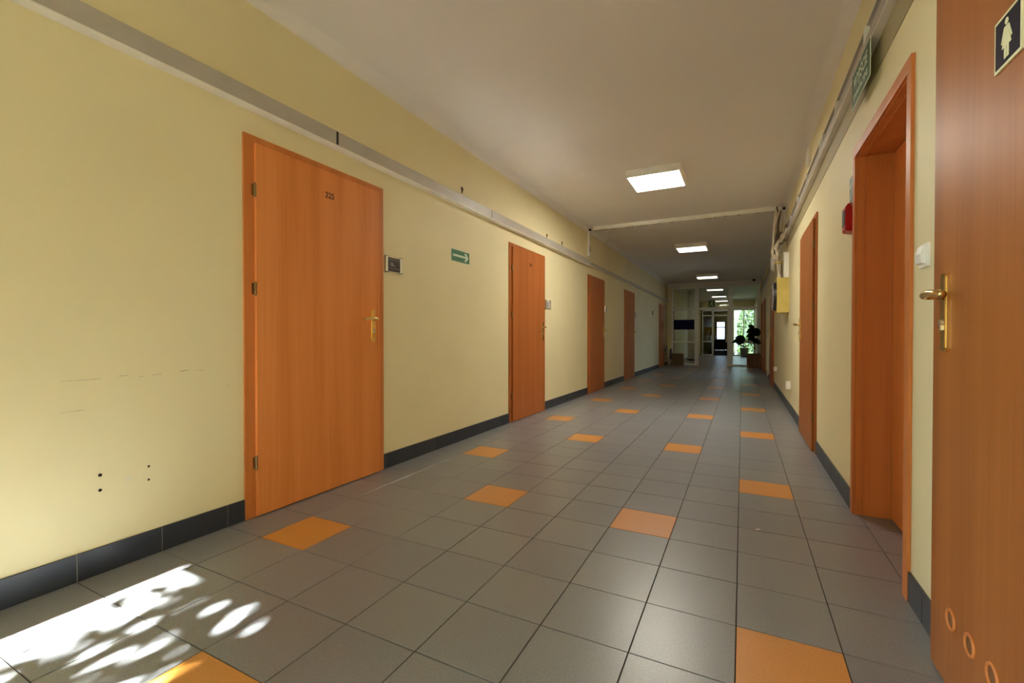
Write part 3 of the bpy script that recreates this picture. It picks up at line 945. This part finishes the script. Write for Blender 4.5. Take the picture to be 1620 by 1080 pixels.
# ------------------------------------------------------------------ plant, planter, box, chair in front of the partition
t = thing('planter', 'square brown wooden planter in front of the glass partition', 'planter', (1.20 * T, 49.75 * T, 0))
w = .2; hh = 1.5 * T
for sgn in (-1, 1):
    obj('side_panel', B((sgn * w - .012, sgn * w + .012, -w, w, .02, hh, .002)), M['brownbox'], t)
    obj('side_panel', B((-w + .013, w - .013, sgn * w - .012, sgn * w + .012, .02, hh, .002)), M['brownbox'], t)
obj('base', B((-w + .02, w - .02, -w + .02, w - .02, 0, .04)), M['brownbox'], t)
obj('soil', B((-w + .012, w - .012, -w + .012, w - .012, hh - .06, hh - .03)), M['bark'], t)
pl = thing('potted_plant', 'dark large leaved rubber plant growing in the brown planter', 'plant', (1.20 * T, 49.75 * T, hh - .03))
bm = bmesh.new()
tube(bm, [(0, 0, 0), (.02, 0, .25), (-.02, .02, .5), (.02, .01, .86)], .017, 8, 6)
tube(bm, [(0, 0, .18), (-.12, -.03, .38), (-.30, -.05, .50)], .012, 8, 6)
obj('stem', bm, M['bark'], pl, True)
def leaf_blade(p, d, length, width, droop, nrm=None):
    bm = bmesh.new()
    d = Vector(d).normalized(); s = d.cross(Vector(nrm or (0, 0, 1))).normalized(); u = s.cross(d)
    n = 8; rows = []
    for k in range(n + 1):
        a = k / n
        wd = width * (math.sin(PI * min(1, a * 1.02)) ** .7) * (1 - .25 * a) + .001
        c = Vector(p) + d * length * a - Vector((0, 0, 1)) * droop * a * a
        rows.append([bm.verts.new(c - s * wd + u * .012), bm.verts.new(c), bm.verts.new(c + s * wd + u * .012)])
    for A, Bv in zip(rows, rows[1:]):
        for k in range(2):
            bm.faces.new((A[k], A[k + 1], Bv[k + 1], Bv[k]))
    bmesh.ops.solidify(bm, geom=list(bm.faces), thickness=.0015)
    return bm
random.seed(4)
for k in range(26):
    a = k * 2.399; zz = .44 + .40 * (k % 9) / 8
    dx = math.cos(a)
    d = (dx * .55 if dx > 0 else dx * .8, math.sin(a) * .5, random.uniform(-.35, .75))
    obj('leaf', leaf_blade((.0, 0, zz), d, random.uniform(.20, .27), random.uniform(.075, .105), random.uniform(.03, .12), (random.uniform(-.4, .4), -1, random.uniform(-.1, .6))), M['pleaf'], pl, True)
for d, l, w_, dr in (((-.95, -.2, .15), .42, .10, .20), ((-.7, -.6, .05), .36, .10, .2), ((-.8, .3, .35), .36, .09, .18), ((-.6, -.4, -.35), .3, .09, .08), ((-.9, .05, .45), .34, .10, .1)):
    obj('leaf', leaf_blade((-.26, -.05, .50), d, l, w_, dr, (random.uniform(-.3, .3), -1, random.uniform(.2, .7))), M['pleaf'], pl, True)
# second pot behind the glass
t = thing('dark_pot_plant', 'dark potted plant by the far garden window behind the partition', 'plant', (.35 * T, 79.5 * T, 0))
bm = bmesh.new(); cyl(bm, (0, 0, 0), (0, 0, .45), .15, .2, 20)
obj('pot', bm, M['black'], t)
for k in range(9):
    a = k * 2.4
    obj('leaf', leaf_blade((0, 0, .43), (math.cos(a), math.sin(a), .9), .5 + .1 * math.sin(k * 3), .05, .22), M['pleaf'], t, True)

t = thing('cardboard_box', 'brown box on the floor by the left glass of the partition', 'box', (-6.72 * T, 50.3 * T, 0))
obj('body', B((-.20, .20, -.15, .15, 0, .40, .004)), M['card'], t)
obj('flap', B((-.20, -.005, -.15, .15, .401, .405)), M['card'], t)
obj('flap', B((.005, .20, -.15, .15, .401, .405)), M['card'], t)
t = thing('folded_chair', 'folded dark chair with pale legs leaning beside the brown box', 'chair', (-7.52 * T, 49.1 * T, 0))
for sy in (-1, 1):
    bm = bmesh.new(); tube(bm, [(.14, sy * .16, .012), (-.02, sy * .16, .40), (-.09, sy * .16, .68)], .011, 8, 4)
    obj('leg', bm, M['alu'], t, True)
    bm = bmesh.new(); tube(bm, [(.00, sy * .14, .012), (.02, sy * .14, .25), (.05, sy * .14, .48)], .011, 8, 4)
    obj('leg', bm, M['alu'], t, True)
obj('seat', B((.055, .085, -.15, .15, .22, .58, .01)), M['black'], t)
obj('backrest', B((-.095, -.07, -.16, .16, .52, .70, .008)), M['black'], t)

# paper scraps on the floor
for x, y, a, lab in ((.30, 3.05, .6, 'tiny white paper scrap on the grey tiles near the deep doorway'), (-2.9, 11.2, 1.2, 'tiny white paper scrap on the tiles in mid corridor')):
    bm = bmesh.new()
    prism(bm, [(-.012, -.003), (.010, -.004), (.013, .002), (-.009, .004)], 'z', .0004, .0018)
    o = obj('paper_scrap', bm, M['white']); o.location = (x * T, y * T, 0); o.rotation_euler.z = a
    tag(o, lab, 'paper scrap', 'scraps on the floor')

# ------------------------------------------------------------------ beyond the partition
# cross wall at YE: left glass pane, opening, right full glazing
bm = BT((WL, -6.4, YE, YE + .4, 0, H), (-6.4, WR, YE, YE + .4, 8.1, H), (-1.75, -1.40, YE, YE + .4, 0, 8.1))
tag(obj('wall_far', bm, M['wall']), 'yellow cross wall far down the corridor beyond the partition', 'wall', kind='structure')
t = thing('window_2', 'bright tall garden window far down the corridor at right', 'window', (0, YE * T, 0), kind='structure')
for a, b, z0, z1 in ((-1.40, -1.25, 0, 8.1), (1.80, WR, 0, 8.1), (.20, .34, 0, 8.1)):
    obj('post', B((a * T, b * T, 0, .06, z0 * T, z1 * T)), M['frame'], t)
for a, b in ((-1.25, .20), (.34, 1.80)):
    for z0, z1 in ((0, .22), (2.45, 2.65), (7.9, 8.1)):
        obj('rail', B((a * T, b * T, 0, .06, z0 * T, z1 * T)), M['frame'], t)
    for z0, z1 in ((.22, 2.45), (2.65, 7.9)):
        obj('glass_pane', B((a * T, b * T, .027, .033, z0 * T, z1 * T)), M['tintglass'], t)
t = thing('inner_glass_screen', 'white framed inner glass screen seen through the doorway', 'glass screen', (0, YE * T, 0))
for a, b, z0, z1 in ((-6.4, -6.2, 0, 8.1), (-4.75, -4.45, 0, 8.1), (-6.2, -4.75, 0, .25), (-6.2, -4.75, 2.4, 2.6), (-6.2, -1.75, 7.0, 7.2), (-6.2, -1.75, 7.9, 8.1)):
    obj('post' if z1 - z0 > 3 else 'rail', B((a * T, b * T, .01, .07, z0 * T, z1 * T)), M['frame'], t)
for z0, z1 in ((.25, 2.4), (2.6, 7.0)):
    obj('glass_pane', B((-6.2 * T, -4.75 * T, .037, .043, z0 * T, z1 * T)), M['glass'], t)
# corridor continuing to a far window
bm = BT((-6.6, -6.4, YE, YF, 0, H), (-1.75, -1.45, YE + .4, YF, 0, H))
tag(obj('wall_far_sides', bm, M['wall']), 'side walls of the narrow far corridor beyond the screen', 'wall', kind='structure')
fx0, fx1, fz0, fz1 = -5.95, -3.75, 1.4, 7.3
bm = BT((-6.6, fx0, YF - .3, YF, 0, H), (fx1, -1.45, YF - .3, YF, 0, H), (fx0, fx1, YF - .3, YF, 0, fz0), (fx0, fx1, YF - .3, YF, fz1, H))
tag(obj('wall_end', bm, M['wall']), 'end wall of the far corridor around a narrow window', 'wall', kind='structure')
t = thing('window_3', 'narrow dark framed bright window at the very end of the corridor', 'window', (0, (YF - .3) * T, 0), kind='structure')
for a, b, z0, z1 in ((fx0, fx0 + .22, fz0, fz1), (fx1 - .22, fx1, fz0, fz1)):
    obj('post', B((a * T, b * T, 0, .06, z0 * T, z1 * T)), M['brownbox'], t)
for z0, z1 in ((fz0, fz0 + .2), (3.0, 3.2), (5.6, 5.85), (fz1 - .2, fz1)):
    obj('rail', B(((fx0 + .22) * T, (fx1 - .22) * T, 0, .06, z0 * T, z1 * T)), M['brownbox'], t)
for z0, z1 in ((fz0 + .2, 3.0), (3.2, 5.6), (5.85, fz1 - .2)):
    obj('glass_pane', B(((fx0 + .22) * T, (fx1 - .22) * T, .027, .033, z0 * T, z1 * T)), M['tintglass'], t)
t = thing('armchair', 'dark armchair in front of the far end window', 'armchair', (-4.6 * T, 108 * T, 0))
obj('seat', B((-.35, .35, -.35, .30, .12, .42, .04)), M['black'], t)
obj('backrest', B((-.35, .35, .22, .38, .40, .85, .04)), M['black'], t)
for sgn in (-1, 1):
    obj('armrest', B((sgn * .42 - .07, sgn * .42 + .07, -.35, .35, .12, .6, .03)), M['black'], t)
    for yy in (-.3, .3):
        obj('leg', B((sgn * .33 - .02, sgn * .33 + .02, yy - .02, yy + .02, 0, .12)), M['brownbox'], t)
t = thing('notice_board', 'yellow notice board with white paper strips behind the inner screen', 'notice board', (-5.5 * T, (YE + 6) * T, 0))
obj('panel', B((-.26, .30, 0, .02, 3.6 * T, 5.2 * T)), M['yellowprint'], t)
for k in range(6):
    obj('paper_strip', B((-.24 + k * .09, -.19 + k * .09, -.003, 0, (2.6 + .1 * (k % 2)) * T, (4.1 + .5 * ((k * 7) % 3 - 1)) * T)), M['white'], t)
for a in (-.24, .26):
    obj('leg', B((a, a + .03, .021, .045, 0, 5.2 * T)), M['black'], t)
# beech door on the left wall behind the glass
flush_door('door_12', 'L', 53.0, 56.4, 6.85, True, 'beech door seen through the left glass of the partition')
t = thing('white_column', 'round pale column behind the left glass of the partition', 'column', (-6.1 * T, 62 * T, 0))
bm = bmesh.new(); cyl(bm, (0, 0, 0), (0, 0, H * T), .20, seg=28)
obj('shaft', bm, M['white'], t, True)
bm = bmesh.new(); cyl(bm, (0, 0, 0), (0, 0, .08), .225, seg=28)
obj('base_ring', bm, M['base'], t)

# ------------------------------------------------------------------ window wall behind the camera
bx0, bx1, bz0, bz1 = -7.40, -4.5, 2.8, 7.75
bm = BT((WL, bx0, YB - .6, YB, 0, H), (bx1, WR, YB - .6, YB, 0, H), (bx0, bx1, YB - .6, YB, 0, bz0), (bx0, bx1, YB - .6, YB, bz1, H))
tag(obj('wall_back', bm, M['wall']), 'yellow end wall behind the camera around a window', 'wall', kind='structure')
t = thing('window_1', 'white framed window in the wall behind the camera', 'window', (0, (YB - .35) * T, 0), kind='structure')
n = 2
for k in range(n + 1):
    x = bx0 + (bx1 - bx0) * k / n
    x = min(max(x, bx0 + .1), bx1 - .1)
    obj('post', B(((x - .1) * T, (x + .1) * T, -.03, .03, bz0 * T, bz1 * T)), M['frame'], t)
for k in range(n):
    x0 = max(bx0 + (bx1 - bx0) * k / n, bx0 + .01) + (.21 if k == 0 else .1); x1 = bx0 + (bx1 - bx0) * (k + 1) / n - (.21 if k == n - 1 else .1)
    for z0, z1 in ((bz0, bz0 + .2), (bz1 - .2, bz1)):
        obj('rail', B((x0 * T, x1 * T, -.03, .03, z0 * T, z1 * T)), M['frame'], t)
    obj('glass_pane', B((x0 * T, x1 * T, -.003, .003, (bz0 + .2) * T, (bz1 - .2) * T)), M['glass'], t)
pd = bpy.data.lights.new('window_portal', 'AREA')
pd.shape = 'RECTANGLE'; pd.size = (bx1 - bx0) * T; pd.size_y = (bz1 - bz0) * T
pd.cycles.is_portal = True
po = bpy.data.objects.new('window_portal', pd)
C.objects.link(po)
po.location = ((bx0 + bx1) / 2 * T, (YB - .62) * T, (bz0 + bz1) / 2 * T)
po.rotation_euler = (math.radians(90), 0, 0)        # -Z of the light looks into the corridor (+Y)

t = thing('window_4', 'white framed side window added unseen behind the camera to light the right wall', 'window', ((WL - .3) * T, 0, 0), kind='structure')
for k in range(4):
    y = SY0 + (SY1 - SY0) * k / 3
    y = min(max(y, SY0 + .1), SY1 - .1)
    obj('post', B((-.03, .03, (y - .1) * T, (y + .1) * T, SZ0 * T, SZ1 * T)), M['frame'], t)
for k in range(3):
    y0 = SY0 + (SY1 - SY0) * k / 3 + (.2 if k == 0 else .1); y1 = SY0 + (SY1 - SY0) * (k + 1) / 3 - (.2 if k == 2 else .1)
    for z0, z1 in ((SZ0, SZ0 + .2), (SZ1 - .2, SZ1)):
        obj('rail', B((-.03, .03, y0 * T, y1 * T, z0 * T, z1 * T)), M['frame'], t)
    obj('glass_pane', B((-.003, .003, y0 * T, y1 * T, (SZ0 + .2) * T, (SZ1 - .2) * T)), M['glass'], t)
pd = bpy.data.lights.new('side_window_portal', 'AREA')
pd.shape = 'RECTANGLE'; pd.size = (SZ1 - SZ0) * T; pd.size_y = (SY1 - SY0) * T
pd.cycles.is_portal = True
po = bpy.data.objects.new('side_window_portal', pd)
C.objects.link(po)
po.location = ((WL - .62) * T, (SY0 + SY1) / 2 * T, (SZ0 + SZ1) / 2 * T)
po.rotation_euler = (0, math.radians(-90), 0)       # looks towards +X

# ------------------------------------------------------------------ outside: lawn, tree at the window, hedge
tag(obj('courtyard', B((-60, 60, -60, YF * T + .1, -3.6, -3.5), (-60, 60, YF * T + .2, 110, -3.6, -3.5)), M['grass']), 'grey sunny courtyard paving outside the windows', 'courtyard', kind='structure')
def leaves(centers, size, name, mat, parent, squash=.55):
    V, F = [], []
    for c in centers:
        c = Vector(c)
        a = Vector((random.gauss(0, 1), random.gauss(0, 1), random.gauss(0, 1))).normalized()
        b = a.orthogonal().normalized()
        b = Matrix.Rotation(random.uniform(0, 2 * PI), 3, a) @ b
        cc = a.cross(b)
        s = size * random.uniform(.7, 1.3)
        i0 = len(V)
        V += [c - b * s, c - cc * s * squash * .8 - b * s * .2, c + b * s, c + cc * s * squash * .8 - b * s * .2, c + a * s * .12]
        F += [(i0, i0 + 1, i0 + 4), (i0 + 1, i0 + 2, i0 + 4), (i0 + 2, i0 + 3, i0 + 4), (i0 + 3, i0, i0 + 4)]
    me = bpy.data.meshes.new(name)
    me.from_pydata([tuple(v) for v in V], [], F)
    me.materials.append(mat)
    o = link(name, me, parent)
    return o
tree = thing('garden_tree', 'leafy tree outside the window behind the camera', 'tree', (-3 * T, -17.6 * T, -3.5))
rx, ry, rz = tree.location
tanE = math.tan(SUN_EL); tanA = math.tan(SUN_AZ)
def lit_gap(fx, fy):
    """0 = opening in the crown, 1 = dense leaves; given where the sun ray lands on the floor (tiles)"""
    if fy > -1.3: return 1.0
    if fy < -4.6: return min(1.0, max(0.0, (fx + 5.8) / 1.2))
    n = .5 + .5 * math.sin(fx * 10.3 + 2.1 * math.sin(fy * 3.9)) * math.sin(fy * 8.1 + 1.7 * math.sin(fx * 4.7) + .8)
    edge = -7.10 - .13 * (fy + 1.6) + .09 * math.sin(fy * 5.1)
    base = (fx - edge) / 2.3
    if base > .08: base += (.5 - n) * .95
    base = min(1.0, max(0.0, base))
    end = min(1.0, max(0.0, (fy + 1.95) / .6))
    return max(base, end)
cent = []
random.seed(21)
for _ in range(36000):
    y = random.uniform(-18.8, -16.0); z = random.uniform(3.5, 16.0); x = random.uniform(-10.5, 4.5)
    fy = y + z / tanE; fx = x + (fy - y) * tanA
    if ((x + 3) / 8.0) ** 2 + ((z - 9.6) / 6.4) ** 2 > 1: continue
    p = 1.0
    if -9.5 < fx < 3 and -6.5 < fy < 3.5:
        p = lit_gap(fx, fy)
        if fx < -7.7: p = .5
    if random.random() < p:
        cent.append((x * T - rx, y * T - ry, z * T - rz))
lv = leaves(cent, .068, 'foliage', M['leaf'], tree)
lv['kind'] = 'stuff'
bm = bmesh.new()
tube(bm, [(0, 0, 0), (.05, .05, 2.0), (-.1, -.05, 4.0), (.1, 0, 6.5)], lambda t: .17 * (1 - .7 * t), 10, 6)
for k in range(8):
    a = k * 2.399; z0 = 3.2 + k * .42
    tube(bm, [(0, 0, z0), (.6 * math.cos(a), .25 * math.sin(a), z0 + .5), (1.3 * math.cos(a), .5 * math.sin(a), z0 + .8)], lambda t: .05 * (1 - .8 * t), 7, 5)
obj('trunk', bm, M['bark'], tree, True)

hedge = thing('garden_hedge', 'bright green bushes outside the far right window', 'bushes', (0, (YE + 26) * T, -3.5))
random.seed(5)
cent = []
for _ in range(17000):
    x = random.uniform(-.3, 5.0); z = random.uniform(1.8, 7.4); y = random.uniform(-.8, .8)
    if z > 6.4 + .7 * math.sin(x * 2.3) + .3 * math.sin(x * 5.1): continue
    cent.append((x, y, z))
hv = leaves(cent, .10, 'foliage', M['leaf'], hedge)
hv['kind'] = 'stuff'
bm = bmesh.new()
for x in (0, 1.1, 2.3, 3.6, 4.6):
    tube(bm, [(x, 0, 0), (x + .1, 0, 1.5), (x, .1, 3.4)], lambda t: .07 * (1 - .6 * t), 8, 5)
obj('stems', bm, M['bark'], hedge, True)
